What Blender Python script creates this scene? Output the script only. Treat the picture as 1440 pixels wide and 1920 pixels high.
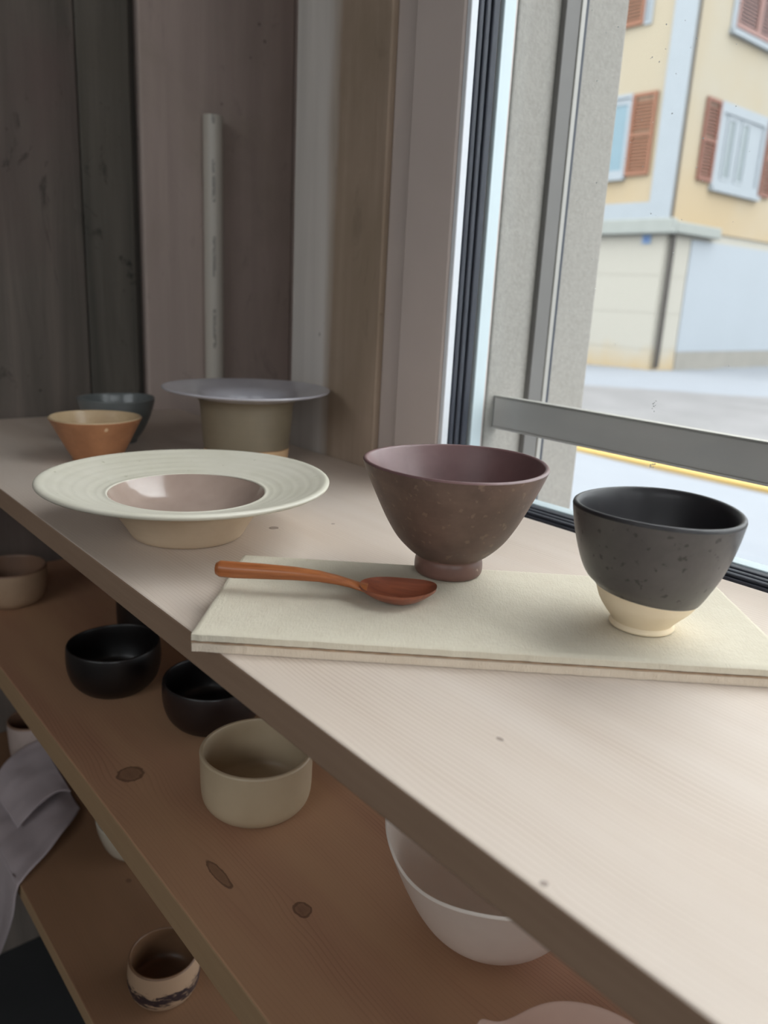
import bpy, bmesh, math, random
from mathutils import Vector, noise, Matrix
random.seed(7)
for o in list(bpy.data.objects): bpy.data.objects.remove(o)
sc = bpy.context.scene
C = sc.collection
U = 0.2            # the room was measured in units of 20 cm
ZC = 1.10          # camera height above the room floor
def P(x, y, z): return Vector((x*U, y*U, z*U + ZC))      # measured units -> metres
def M_(x, y, z): return Vector((x, y, z + ZC))           # metres from the camera height

# ------------------------------------------------------------------ camera
cam_d = bpy.data.cameras.new('camera'); cam = bpy.data.objects.new('camera', cam_d); C.objects.link(cam)
cam_d.sensor_fit = 'VERTICAL'; cam_d.sensor_height = 48.0; cam_d.lens = 48.0*1481/1920
cam_d.clip_start = 0.01; cam_d.clip_end = 300
R = Matrix(((0.7658, -0.1348, 0.6288), (-0.6412, -0.2357, 0.7303), (0.0497, -0.9624, -0.2669)))   # world = R @ (right, down, forward)
cx_, cy_, cz_ = R.col[0].normalized(), -R.col[1].normalized(), -R.col[2].normalized()
rot = Matrix((cx_, cy_, cz_)).transposed()
cam.matrix_world = Matrix.Translation((0, 0, ZC)) @ rot.to_4x4()
cam_d.dof.use_dof = True; cam_d.dof.focus_distance = 0.56; cam_d.dof.aperture_fstop = 9
sc.camera = cam

# ------------------------------------------------------------------ sky and light
w = bpy.data.worlds.new('overcast'); sc.world = w; w.use_nodes = True
nt = w.node_tree; nt.nodes.clear()
wo = nt.nodes.new('ShaderNodeOutputWorld'); bg = nt.nodes.new('ShaderNodeBackground')
tc = nt.nodes.new('ShaderNodeTexCoord'); sep = nt.nodes.new('ShaderNodeSeparateXYZ')
cr = nt.nodes.new('ShaderNodeValToRGB')
# standard overcast sky: the zenith three times as bright as the horizon
cr.color_ramp.elements[0].position = 0.0; cr.color_ramp.elements[0].color = (0.31, 0.33, 0.345, 1)
cr.color_ramp.elements[1].position = 1.0; cr.color_ramp.elements[1].color = (0.95, 0.98, 1.0, 1)
nt.links.new(tc.outputs['Generated'], sep.inputs[0]); nt.links.new(sep.outputs['Z'], cr.inputs['Fac'])
nt.links.new(cr.outputs['Color'], bg.inputs['Color']); bg.inputs['Strength'].default_value = 6.6
nt.links.new(bg.outputs[0], wo.inputs[0])
def portal(loc, sx, sy):
    l = bpy.data.lights.new('sky_portal', 'AREA'); l.shape = 'RECTANGLE'; l.size = sx; l.size_y = sy; l.cycles.is_portal = True
    o = bpy.data.objects.new('sky_portal', l); C.objects.link(o); o.location = loc; o.rotation_euler = (0, math.radians(90), 0)
def portal2(loc, sx, sy, rot_):
    l = bpy.data.lights.new('sky_portal', 'AREA'); l.shape = 'RECTANGLE'; l.size = sx; l.size_y = sy; l.cycles.is_portal = True
    o = bpy.data.objects.new('sky_portal', l); C.objects.link(o); o.location = loc; o.rotation_euler = rot_
portal2(P(-12.7, -4.45, 5.4), 4.4*U, 12.1*U, (0, math.radians(-90), 0))
portal2(P(-3.3, -14.7, 4.65), 11.4*U, 5.7*U, (math.radians(90), 0, 0))
portal(P(3.25, -5.0, 2.9), 7.6*U, 15.8*U)
portal(P(3.25, -5.0, -3.25), 3.5*U, 15.8*U)
sc.view_settings.view_transform = 'Standard'; sc.view_settings.look = 'None'
sc.view_settings.gamma = 1; sc.view_settings.use_curve_mapping = False
sc.view_settings.exposure = 0.0

# ------------------------------------------------------------------ materials
def lin(c):
    return tuple((v/255/12.92 if v/255 <= 0.04045 else ((v/255+0.055)/1.055)**2.4) for v in c) + (1,)
class NT:
    def __init__(s, name):
        s.m = bpy.data.materials.new(name); s.m.use_nodes = True; s.t = s.m.node_tree
        s.b = s.t.nodes['Principled BSDF']; s.tc = s.t.nodes.new('ShaderNodeTexCoord')
    def n(s, typ, **kw):
        x = s.t.nodes.new(typ)
        for k, v in kw.items(): setattr(x, k, v)
        return x
    def l(s, a, b): s.t.links.new(a, b)
    def mapping(s, sc_=(1, 1, 1), rot_=(0, 0, 0), loc=(0, 0, 0), src=None):
        m = s.n('ShaderNodeMapping'); m.inputs['Scale'].default_value = sc_; m.inputs['Rotation'].default_value = rot_; m.inputs['Location'].default_value = loc
        s.l(src or s.tc.outputs['Object'], m.inputs['Vector']); return m.outputs[0]
    def noise(s, vec, scale, detail=4, rough=0.5, dist=0):
        x = s.n('ShaderNodeTexNoise'); x.inputs['Scale'].default_value = scale; x.inputs['Detail'].default_value = detail
        x.inputs['Roughness'].default_value = rough; x.inputs['Distortion'].default_value = dist; s.l(vec, x.inputs['Vector']); return x.outputs['Fac']
    def ramp(s, fac, stops):
        r = s.n('ShaderNodeValToRGB'); e = r.color_ramp.elements
        while len(e) < len(stops): e.new(0.5)
        for k, (p, c) in zip(e, stops): k.position = p; k.color = c if len(c) == 4 else lin(c)
        s.l(fac, r.inputs['Fac']); return r.outputs['Color']
    def mix(s, fac, a, b, mode='MIX'):
        x = s.n('ShaderNodeMix', data_type='RGBA', blend_type=mode)
        for sock, v in ((x.inputs[0], fac), (x.inputs[6], a), (x.inputs[7], b)):
            if isinstance(v, (float, int)): sock.default_value = v
            elif isinstance(v, tuple): sock.default_value = v if len(v) == 4 else lin(v)
            else: s.l(v, sock)
        return x.outputs[2]
    def math(s, op, a, b=0.0, c=None):
        x = s.n('ShaderNodeMath', operation=op)
        for i, v in enumerate((a, b, c)):
            if v is None: continue
            if isinstance(v, (float, int)): x.inputs[i].default_value = v
            else: s.l(v, x.inputs[i])
        return x.outputs[0]
    def xyz(s, vec=None):
        x = s.n('ShaderNodeSeparateXYZ'); s.l(vec or s.tc.outputs['Object'], x.inputs[0]); return x.outputs
    def col(s, c):
        if isinstance(c, tuple): s.b.inputs['Base Color'].default_value = c if len(c) == 4 else lin(c)
        else: s.l(c, s.b.inputs['Base Color'])
    def rough(s, v):
        if isinstance(v, (float, int)): s.b.inputs['Roughness'].default_value = v
        else: s.l(v, s.b.inputs['Roughness'])
    def bump(s, h, strength=0.3, dist=0.001):
        x = s.n('ShaderNodeBump'); x.inputs['Strength'].default_value = strength; x.inputs['Distance'].default_value = dist
        s.l(h, x.inputs['Height']); s.l(x.outputs[0], s.b.inputs['Normal'])
G = lambda v: (v, v, v, 1)

def mat_pine(name, base, dark, knots, tint=None, tint_amt=0.0, contrast=0.5, seed=0):
    s = NT(name)
    o = s.mapping(loc=(seed, seed*0.3, 0))
    warp = s.noise(s.mapping((2.5, 0.9, 2.5), loc=(seed, 0, 0)), 3.0, 2)
    x = s.xyz()
    kd = None; knot_mask = None
    for (kx, ky, kr, asp) in knots:
        dx = s.math('MULTIPLY', s.math('SUBTRACT', x['X'], kx), 1/kr)
        dy = s.math('MULTIPLY', s.math('SUBTRACT', x['Y'], ky), 1/(kr*asp))
        d2 = s.math('ADD', s.math('MULTIPLY', dx, dx), s.math('MULTIPLY', dy, dy))
        g = s.math('EXPONENT', s.math('MULTIPLY', d2, -0.14))            # bends the grain round the knot
        side = s.math('MULTIPLY', g, s.math('MULTIPLY', s.math('SUBTRACT', x['X'], kx - 0.003), -0.55))
        kd = side if kd is None else s.math('ADD', kd, side)
        n_ = s.math('ADD', d2, s.math('MULTIPLY', s.math('SUBTRACT', s.noise(o, 200, 3), 0.5), 0.7))
        core = s.ramp(n_, [(0.0, G(0.75)), (0.45, G(0.62)), (0.62, G(1.0)), (0.82, G(0.9)), (1.0, G(0))])
        m_ = core
        knot_mask = m_ if knot_mask is None else s.math('MAXIMUM', knot_mask, m_)
    xx = s.math('ADD', x['X'], s.math('MULTIPLY', warp, 0.05))
    if kd is not None: xx = s.math('ADD', xx, kd)
    cmb = s.n('ShaderNodeCombineXYZ'); s.l(xx, cmb.inputs[0]); s.l(s.math('MULTIPLY', x['Y'], 0.03), cmb.inputs[1]); s.l(s.math('MULTIPLY', x['Z'], 0.6), cmb.inputs[2])
    wv = s.n('ShaderNodeTexWave', wave_type='BANDS', bands_direction='X', wave_profile='SAW')
    wv.inputs['Scale'].default_value = 95; wv.inputs['Distortion'].default_value = 3.0; wv.inputs['Detail'].default_value = 2; wv.inputs['Detail Scale'].default_value = 0.8
    s.l(cmb.outputs[0], wv.inputs['Vector'])
    rings = s.ramp(wv.outputs['Fac'], [(0.0, G(0.0)), (0.62, G(0.05)), (0.9, G(1)), (1.0, G(0.1))])
    vis = s.ramp(s.noise(s.mapping((9, 0.7, 4), loc=(seed, 1, 0)), 4, 3), [(0.35, G(0.15)), (0.65, G(1))])
    fib = s.noise(s.mapping((700, 9, 300)), 1.0, 5, 0.7)
    c1 = s.mix(s.math('MULTIPLY', s.math('MULTIPLY', rings, vis), contrast), lin(base), lin(dark))
    c1 = s.mix(s.math('MULTIPLY', s.math('SUBTRACT', fib, 0.35), 0.35), c1, lin(dark))
    big = s.ramp(s.noise(s.mapping((7, 1.1, 3), loc=(seed*2, 3, 0)), 2.2, 3), [(0.4, G(0)), (0.62, G(1))])
    if tint: c1 = s.mix(s.math('MULTIPLY', big, tint_amt), c1, lin(tint))
    if knot_mask is not None:
        c1 = s.mix(s.math('MULTIPLY', knot_mask, 0.72), c1, lin((74, 48, 36)))
    s.col(c1); s.rough(0.55); s.b.inputs['Specular IOR Level'].default_value = 0.35
    s.bump(s.math('ADD', s.math('MULTIPLY', rings, -0.6), fib), 0.12, 0.0006)
    return s.m
def mat_edge(name, base, dark):      # sawn long edge of a board
    s = NT(name)
    f = s.noise(s.mapping((300, 12, 260)), 1.0, 5, 0.7)
    b = s.noise(s.mapping((5, 3, 60)), 3.0, 3)
    c = s.mix(s.math('MULTIPLY', f, 0.6), lin(base), lin(dark)); c = s.mix(s.math('MULTIPLY', b, 0.3), c, lin(dark))
    s.col(c); s.rough(0.7); s.bump(f, 0.35, 0.0008); return s.m

def mat_ceramic(name, a, b, scale=18, rough=0.5, speck=None, speck_scale=260, speck_thr=0.68, coat=0.0, bump=0.15, line=None, low=None, throw=0.0, speck_amt=0.8):
    s = NT(name); o = s.tc.outputs['Object']
    n1 = s.noise(o, scale, 5, 0.6)
    c = s.mix(s.ramp(n1, [(0.35, G(0)), (0.68, G(1))]), lin(a), lin(b))
    n2 = s.noise(o, speck_scale, 2, 0.5)
    sp = s.ramp(n2, [(speck_thr, G(0)), (speck_thr+0.05, G(1))])
    if speck: c = s.mix(s.math('MULTIPLY', sp, speck_amt), c, lin(speck))
    h = s.math('MULTIPLY', s.noise(o, speck_scale*0.6, 3), 1.0)
    z = s.xyz()['Z']
    if throw:
        ring = s.noise(s.mapping((1, 1, 220)), 1.0, 2); h = s.math('ADD', h, s.math('MULTIPLY', ring, throw))
        c = s.mix(s.math('MULTIPLY', s.ramp(ring, [(0.4, G(0)), (0.7, G(1))]), 0.2), c, lin(b))
    r = rough
    if line is not None:              # glaze line: bare clay below a wavy height
        zz = s.math('ADD', z, s.math('MULTIPLY', s.math('SUBTRACT', s.noise(o, 22, 2), 0.5), 0.004))
        if len(line) > 2:
            zz = s.math('ADD', zz, s.math('ADD', s.math('MULTIPLY', s.xyz()['X'], line[2]), s.math('MULTIPLY', s.xyz()['Y'], line[3])))
        k = s.math('LESS_THAN', zz, line[0])
        edge = s.math('MULTIPLY', s.math('LESS_THAN', s.math('ABSOLUTE', s.math('SUBTRACT', zz, line[0])), line[1]), 0.7)
        cl = s.mix(s.noise(o, 60, 4), lin(low), lin(tuple(int(v*0.9) for v in low)))
        c = s.mix(k, c, cl); c = s.mix(edge, c, lin((110, 70, 45)))
        r = s.math('ADD', s.math('MULTIPLY', k, 0.8-rough), rough)
    s.col(c); s.rough(r)
    s.b.inputs['Coat Weight'].default_value = coat; s.b.inputs['Coat Roughness'].default_value = 0.12
    s.bump(h, bump, 0.0006); return s.m

def mat_plain(name, c, rough=0.5, metal=0.0, var=0.08, scale=30, bump=0.0, bscale=200, aniso=None):
    s = NT(name); v = s.mapping(aniso) if aniso else s.tc.outputs['Object']
    n1 = s.noise(v, scale, 4)
    c2 = tuple(max(0, int(x*(1-var*2))) for x in c)
    s.col(s.mix(n1, lin(c), lin(c2))); s.rough(rough); s.b.inputs['Metallic'].default_value = metal
    if bump: s.bump(s.noise(v, bscale, 4), bump, 0.001)
    return s.m
def mat_concrete(name, base, dark, stain, streak=1.0, pits=True, light=None, lit_strip_mask=None, bump=0.3):
    s = NT(name); o = s.tc.outputs['Object']
    st = s.noise(s.mapping((14, 14, 0.9)), 1.6, 6, 0.65, 0.6)
    c = s.mix(s.ramp(st, [(0.35, G(0)), (0.7, G(1))]), lin(base), lin(dark))
    bl = s.noise(o, 3.2, 6, 0.6, 0.4)
    c = s.mix(s.math('MULTIPLY', s.ramp(bl, [(0.5, G(0)), (0.72, G(1))]), 0.65), c, lin(stain))
    sm = s.ramp(s.noise(s.mapping((16, 16, 7)), 1.1, 5, 0.7, 1.2), [(0.60, G(0)), (0.68, G(1))])
    c = s.mix(s.math('MULTIPLY', sm, 0.6*streak), c, lin(tuple(int(v*0.5) for v in dark)))
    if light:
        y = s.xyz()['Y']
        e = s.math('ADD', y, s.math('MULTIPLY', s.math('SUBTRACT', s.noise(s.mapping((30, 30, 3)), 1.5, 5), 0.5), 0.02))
        k = s.ramp(s.math('MULTIPLY', s.math('SUBTRACT', e, lit_strip_mask[0]), 1/lit_strip_mask[1]), [(0.0, G(0)), (1.0, G(1))])
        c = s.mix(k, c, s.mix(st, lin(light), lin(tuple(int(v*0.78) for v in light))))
    h = s.noise(o, 130, 6, 0.7)
    if pits:
        vo = s.n('ShaderNodeTexVoronoi'); vo.inputs['Scale'].default_value = 34; s.l(o, vo.inputs['Vector'])
        pit = s.ramp(vo.outputs['Distance'], [(0.05, G(1)), (0.11, G(0))])
        gate = s.ramp(s.noise(o, 9, 2), [(0.55, G(0)), (0.6, G(1))])
        pit = s.math('MULTIPLY', pit, gate)
        c = s.mix(s.math('MULTIPLY', pit, 0.6), c, lin(tuple(int(v*0.45) for v in dark)))
        h = s.math('SUBTRACT', h, s.math('MULTIPLY', pit, 1.5))
    s.col(c); s.rough(0.85); s.bump(h, bump, 0.0015); return s.m

# ------------------------------------------------------------------ mesh helpers
def link(name, bm, m, parent=None, smooth=False, loc=None, auto=None):
    me = bpy.data.meshes.new(name); bmesh.ops.recalc_face_normals(bm, faces=bm.faces); bm.to_mesh(me); bm.free()
    if smooth:
        for p in me.polygons: p.use_smooth = True
    for mm in (m if isinstance(m, list) else [m]): me.materials.append(mm)
    if auto is not None and smooth: me.set_sharp_from_angle(angle=math.radians(auto))
    o = bpy.data.objects.new(name, me); C.objects.link(o)
    if parent: o.parent = parent
    if loc is not None: o.location = loc
    return o
def empty(name, loc=(0, 0, 0), rz=0):
    o = bpy.data.objects.new(name, None); o.empty_display_size = 0.05; C.objects.link(o); o.location = loc; o.rotation_euler = (0, 0, rz); return o
def tag(o, label=None, cat=None, group=None, kind=None):
    if label: o['label'] = label
    if cat: o['category'] = cat
    if group: o['group'] = group
    if kind: o['kind'] = kind
    return o
def addbox(bm, a, b, bev=0.0, seg=2, mi=0):
    a, b = Vector(a), Vector(b)
    lo = Vector(map(min, a, b)); hi = Vector(map(max, a, b))
    vs = [bm.verts.new((x, y, z)) for x in (lo.x, hi.x) for y in (lo.y, hi.y) for z in (lo.z, hi.z)]
    fs = [bm.faces.new([vs[i] for i in q]) for q in ((0, 1, 3, 2), (4, 6, 7, 5), (0, 4, 5, 1), (2, 3, 7, 6), (0, 2, 6, 4), (1, 5, 7, 3))]
    for f in fs: f.material_index = mi
    if bev:
        es = list({e for f in fs for e in f.edges}); bmesh.ops.bevel(bm, geom=es, offset=bev, segments=seg, affect='EDGES', profile=0.5)
def box(name, a, b, m, parent=None, bev=0.0, off=(0, 0, 0)):
    bm = bmesh.new(); addbox(bm, Vector(a)-Vector(off), Vector(b)-Vector(off), bev); return link(name, bm, m, parent)
def ubox(name, a, b, m, parent=None, bev=0.0):      # corners in measured units
    return box(name, P(*a), P(*b), m, parent, bev)
def smooth_profile(pts, n=5):
    """Catmull-Rom through profile points (r, z)"""
    out = []
    for i in range(len(pts)-1):
        p0 = pts[max(i-1, 0)]; p1 = pts[i]; p2 = pts[i+1]; p3 = pts[min(i+2, len(pts)-1)]
        for k in range(n):
            t = k/n
            out.append(tuple(0.5*((2*p1[j]) + (-p0[j]+p2[j])*t + (2*p0[j]-5*p1[j]+4*p2[j]-p3[j])*t*t + (-p0[j]+3*p1[j]-3*p2[j]+p3[j])*t**3) for j in (0, 1)))
    out.append(pts[-1]); return out
def lathe(name, prof, m, parent, seg=96, wob=(0.0, 0.0, 0.0), smooth=4, rimwave=None, loc=None):
    """prof in measured units relative to the base; wob = (radius wobble, height wobble, phase)"""
    pr = smooth_profile(prof, smooth) if smooth > 1 else prof
    zmax = max(p[1] for p in prof) or 1
    bm = bmesh.new(); rings = []
    for r, z in pr:
        if r < 1e-6: rings.append([bm.verts.new((0, 0, z*U))]); continue
        ring = []
        for i in range(seg):
            a = 2*math.pi*i/seg; t = max(0, z/zmax)
            rr = r*(1 + wob[0]*math.sin(2*a+wob[2])*t + wob[0]*0.5*math.sin(3*a+1.7*wob[2]))
            zz = z + wob[1]*t*t*math.sin(2*a+1+wob[2])
            if rimwave: rr, zz = rimwave(a, rr, zz, t)
            ring.append(bm.verts.new((rr*math.cos(a)*U, rr*math.sin(a)*U, zz*U)))
        rings.append(ring)
    for A, B in zip(rings, rings[1:]):
        if len(A) == 1 and len(B) == 1: continue
        for i in range(seg):
            j = (i+1) % seg
            if len(A) == 1: bm.faces.new((A[0], B[j], B[i]))
            elif len(B) == 1: bm.faces.new((A[i], A[j], B[0]))
            else: bm.faces.new((A[i], A[j], B[j], B[i]))
    o = link(name, bm, m, parent, smooth=True); 
    if loc is not None: o.location = loc
    return o

# ------------------------------------------------------------------ the room
GAP = 0.0015
room_dark = mat_plain('plaster_grey', (172, 164, 156), 0.9, var=0.1, scale=4, bump=0.2, bscale=60)
floor_m = mat_plain('floor_dark_screed', (52, 54, 56), 0.7, var=0.15, scale=5, bump=0.2, bscale=80)
conc_l = mat_concrete('concrete_board_left', (112, 102, 95), (80, 75, 69), (100, 82, 79))
conc_s = mat_concrete('concrete_board_strip', (106, 100, 92), (74, 71, 65), (90, 84, 74), 1.4)
conc_r = mat_concrete('concrete_board_smooth', (182, 166, 158), (168, 152, 145), (156, 144, 131), 0.3)
conc_groove = mat_plain('concrete_groove', (84, 78, 72), 0.95, var=0.15, scale=20, bump=0.3)
conc_pier = mat_concrete('concrete_pier', (176, 156, 138), (148, 130, 114), (136, 120, 100), 0.35, light=(226, 220, 214), lit_strip_mask=(3.93*U, 0.022))  # pale far strip: light on the pier's edge put into the colour
conc_out = mat_plain('concrete_outside', (170, 165, 158), 0.95, var=0.1, scale=260, bump=0.5, bscale=520)
FZ, CZ = -5.5, 8.0
st = lambda o: tag(o, kind='structure')
st(ubox('floor', (-12, -14, FZ-0.5), (2.9, 6.3, FZ), floor_m))
st(ubox('ceiling', (-12, -14, CZ), (4.08, 6.3, CZ+0.6), room_dark))
# the two walls behind the camera get unseen openings, added to let in fill light
def wall_with_opening(name, axis, a0, a1, p0, p1, o0, o1, z0, z1):
    bm = bmesh.new()
    for (u0, u1, v0, v1) in ((a0, o0, FZ-0.5, CZ), (o1, a1, FZ-0.5, CZ), (o0, o1, FZ-0.5, z0), (o0, o1, z1, CZ)):
        if axis == 'Y': addbox(bm, P(p0, u0, v0), P(p1, u1, v1))
        else: addbox(bm, P(u0, p0, v0), P(u1, p1, v1))
    return st(link(name, bm, room_dark))
wall_with_opening('wall_left', 'Y', -14, 6.9, -12.6, -12, -10.5, 1.6, 3.2, 7.6)
wall_with_opening('wall_front', 'X', -12, 4.08, -14.6, -14, -9.0, 2.4, 1.8, 7.5)
# back wall: cast in three shuttering panels with a recessed joint
wb_ = st(ubox('wall_back', (-12, 6.12, FZ-0.5), (4.08, 6.9, CZ), conc_groove))
def panel(x0, x1, y, m, z0=FZ, z1=CZ, bev=0.003):
    return ubox('concrete_panel', (x0, y, z0), (x1, 6.12, z1), m, wb_, bev)
panel(-12, -3.0, 6.02, conc_l); panel(-2.99, 2.198, 6.02, conc_l); panel(2.203, 2.585, 6.026, conc_s); panel(2.65, 3.98, 6.02, conc_r)
# window wall: pier beside the window, recess beyond it, wall below and above out of view
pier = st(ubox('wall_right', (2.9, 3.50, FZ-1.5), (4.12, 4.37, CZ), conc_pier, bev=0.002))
ubox('recess_wall', (3.985, 4.372, FZ-1.5), (4.12, 6.119, CZ), conc_r, pier)
ubox('reveal', (3.24, 2.95, FZ-1.5), (4.12, 3.499, CZ), conc_out, pier, bev=0.002)
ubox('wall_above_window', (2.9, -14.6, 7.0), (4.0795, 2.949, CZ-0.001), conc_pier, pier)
ubox('recess_floor', (2.901, 4.372, -6.0), (3.984, 6.118, FZ), floor_m, pier)
ubox('wall_beyond_window', (2.9, -14, FZ-0.4), (4.0795, -12.9, 6.99), room_dark, pier)

# ------------------------------------------------------------------ window
fr_m = mat_plain('frame_grey_lacquer', (200, 188, 182), 0.45, var=0.04, scale=8)
fr_w = mat_plain('frame_white_edge', (226, 230, 236), 0.4, var=0.02)
gask = mat_plain('black_rubber_seal', (56, 60, 72), 0.6, var=0.1)
spacer = mat_plain('pale_blue_spacer', (206, 220, 226), 0.35, var=0.02)
alu = mat_plain('dull_aluminium', (112, 109, 106), 0.6, 0.0, var=0.04)
alu_l = mat_plain('light_aluminium', (170, 166, 160), 0.45, 0.1, var=0.03)
rail_m = mat_plain('rail_painted_steel', (206, 200, 196), 0.55, 0.0, var=0.04, scale=12)
gl = bpy.data.materials.new('window_glass'); gl.use_nodes = True; t = gl.node_tree; t.nodes.clear()
go = t.nodes.new('ShaderNodeOutputMaterial'); tr = t.nodes.new('ShaderNodeBsdfTransparent'); gs = t.nodes.new('ShaderNodeBsdfGlossy')
tr.inputs['Color'].default_value = (0.99, 0.995, 0.992, 1); gs.inputs['Roughness'].default_value = 0.02
lw = t.nodes.new('ShaderNodeLayerWeight'); lw.inputs['Blend'].default_value = 0.5
pw = t.nodes.new('ShaderNodeMath'); pw.operation = 'POWER'; pw.inputs[1].default_value = 5.0; t.links.new(lw.outputs['Facing'], pw.inputs[0])
fz = t.nodes.new('ShaderNodeMath'); fz.operation = 'MULTIPLY_ADD'; fz.inputs[1].default_value = 0.5; fz.inputs[2].default_value = 0.012; t.links.new(pw.outputs[0], fz.inputs[0]); mx = t.nodes.new('ShaderNodeMixShader')
t.links.new(fz.outputs[0], mx.inputs[0]); t.links.new(tr.outputs[0], mx.inputs[1]); t.links.new(gs.outputs[0], mx.inputs[2]); t.links.new(mx.outputs[0], go.inputs[0])

WY0, WY1 = 2.95, -12.9          # the window runs from the pier past the camera
ZB, ZT = -1.0, 7.0
win = empty('window_1'); st(win)
ubox('casing', (2.935, 3.31, FZ), (3.24, 3.499, ZT), fr_m, win, 0.002)
ubox('frame_jamb', (2.885, 2.955, FZ), (3.24, 3.309, ZT), fr_m, win, 0.003)
ubox('edge_trim', (2.89, 2.925, ZB+0.02), (2.935, 2.954, ZT), fr_w, win, 0.001)
ubox('seal_backing', (2.936, 2.944, ZB+0.02), (3.095, 2.954, ZT), gask, win)
for x0, x1 in ((2.948, 2.978), (2.992, 3.022), (3.04, 3.085)):
    ubox('rubber_seal', (x0, 2.928, ZB+0.02), (x1, 2.943, ZT), gask, win, 0.0015)
ubox('glazing_spacer', (3.109, 2.925, ZB+0.0095), (3.191, 2.9545, ZT), spacer, win, 0.001)
# bottom rail: its top lies level with the shelf
ubox('bottom_rail', (2.905, WY1, -1.5), (3.24, 2.9545, ZB-0.018), fr_m, win, 0.002)
ubox('seal_backing', (2.936, WY1, ZB-0.0175), (3.10, 2.92, ZB-0.004), gask, win)
for x0, x1 in ((2.948, 2.978), (2.992, 3.022), (3.04, 3.085)):
    ubox('rubber_seal', (x0, WY1, ZB-0.0035), (x1, 2.92, ZB+0.011), gask, win, 0.0015)
ubox('glazing_spacer', (3.109, WY1, ZB-0.0175), (3.191, 2.9545, ZB+0.009), spacer, win, 0.001)
ubox('glass_pane', (3.098, WY1, ZB-0.017), (3.108, 2.95, ZT), gl, win)
ubox('glass_pane', (3.192, WY1, ZB-0.017), (3.202, 2.95, ZT), gl, win)
ubox('glass_pane', (3.14, WY1, -5.0), (3.15, 2.954, -1.501), gl, win)
ubox('bottom_rail', (2.905, WY1, FZ-0.4), (3.24, 2.9545, -5.0), fr_m, win, 0.002)
# dried water specks on the outer pane, and a reflection drawn as specks
sp_m = mat_plain('water_spot_and_reflection', (236, 238, 240), 0.6, var=0.02)
bm = bmesh.new()
def speck(y, z, r):
    c = P(3.2025, y, z); n = 7; vs = []
    for k in range(n):
        a = 2*math.pi*k/n; q = r*(0.75+0.5*random.random()); vs.append((c.y+q*math.cos(a), c.z+q*math.sin(a)))
    f0 = [bm.verts.new((c.x, a, b)) for a, b in vs]; f1 = [bm.verts.new((c.x+0.0001, a, b)) for a, b in vs]
    bm.faces.new(f0); bm.faces.new(f1[::-1])
    for k in range(n): bm.faces.new((f0[k], f0[(k+1) % n], f1[(k+1) % n], f1[k]))
for k in range(150):
    y = random.uniform(0.9, 2.5); z = random.gauss(0.75, 0.55)
    if k % 3 == 0: y = random.uniform(1.0, 1.5); z = random.uniform(0.7, 1.7)
    speck(y, z, random.choice((0.0003, 0.0004, 0.0004, 0.0006)))
for k in range(9): speck(1.9+0.02*random.random(), -0.45+0.05*random.random(), 0.0005)
for k in range(8): speck(1.86+0.05*random.random(), -0.70+0.02*random.random(), 0.0006)  # this cluster stands for a pale reflection in the glass
ws = link('specks_and_reflection', bm, sp_m, win); ws['kind'] = 'stuff'

# ------------------------------------------------------------------ outside the glass: guide rail and guard bar
gr = empty('shutter_guide_rail', P(3.55, 2.949, FZ)); tag(gr, 'narrow grey metal guide rail upright on the concrete outside the window', 'rail')
def gbox(name, a, b, m, par, bev=0.001):
    bm = bmesh.new(); addbox(bm, P(*a)-par.location, P(*b)-par.location, bev); return link(name, bm, m, par)
gbox('channel', (3.55, 2.915, FZ), (3.665, 2.949, 6.99), alu, gr)
gbox('front_lip', (3.668, 2.91, FZ), (3.704, 2.949, 6.99), alu_l, gr)
gbox('seal_strip', (3.7055, 2.925, FZ), (3.745, 2.949, 6.99), gask, gr)
gb = empty('guard_rail', P(3.3, 2.949, -0.6)); tag(gb, 'grey flat metal guard bar running horizontally outside the window', 'railing')
gbox('flat_bar', (3.30, -12.8, -0.685), (3.34, 2.948, -0.522), rail_m, gb, 0.0012)
gbox('top_cap', (3.295, -12.8, -0.5215), (3.345, 2.948, -0.512), alu_l, gb, 0.0005)
gbox('lower_lip', (3.295, -12.8, -0.695), (3.345, 2.948, -0.6855), rail_m, gb, 0.0005)

# ------------------------------------------------------------------ shelf unit
pine_top = mat_pine('pine_pale', (204, 189, 176), (166, 144, 125), [(1.77*U, 2.78*U, 0.0045, 0.9), (2.03*U, 2.70*U, 0.0018, 1), (1.015*U, 0.69*U, 0.0016, 1), (1.31*U, 1.06*U, 0.0014, 1.5), (1.60*U, 0.2*U, 0.004, 1)], tint=(212, 200, 190), tint_amt=0.5, contrast=0.62, seed=1.3)
pine_mid = mat_pine('pine_orange', (174, 132, 106), (126, 82, 62), [(1.19*U, 3.02*U, 0.0125, 1.0), (1.20*U, 2.23*U, 0.0045, 4.5), (1.35*U, 1.90*U, 0.0065, 1.3), (1.7*U, 4.6*U, 0.004, 1.2)], tint=(184, 146, 114), tint_amt=0.8, contrast=0.5, seed=4.1)
pine_low = mat_pine('pine_brown', (134, 102, 78), (106, 78, 58), [(1.5*U, 3.9*U, 0.003, 1.2)], tint=(122, 94, 70), tint_amt=0.5, contrast=0.25, seed=7.7)
edge_top = mat_edge('pine_edge_top', (162, 136, 114), (122, 96, 76))
edge_mid = mat_edge('pine_edge_mid', (172, 144, 110), (134, 104, 74))
post_m = mat_edge('pine_post', (186, 154, 120), (150, 116, 84))
shelf = empty('shelf_unit', P(1.9, 2.0, FZ))
tag(shelf, 'three-tier pale pine shelf unit standing along the window and back wall', 'shelf')
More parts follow.
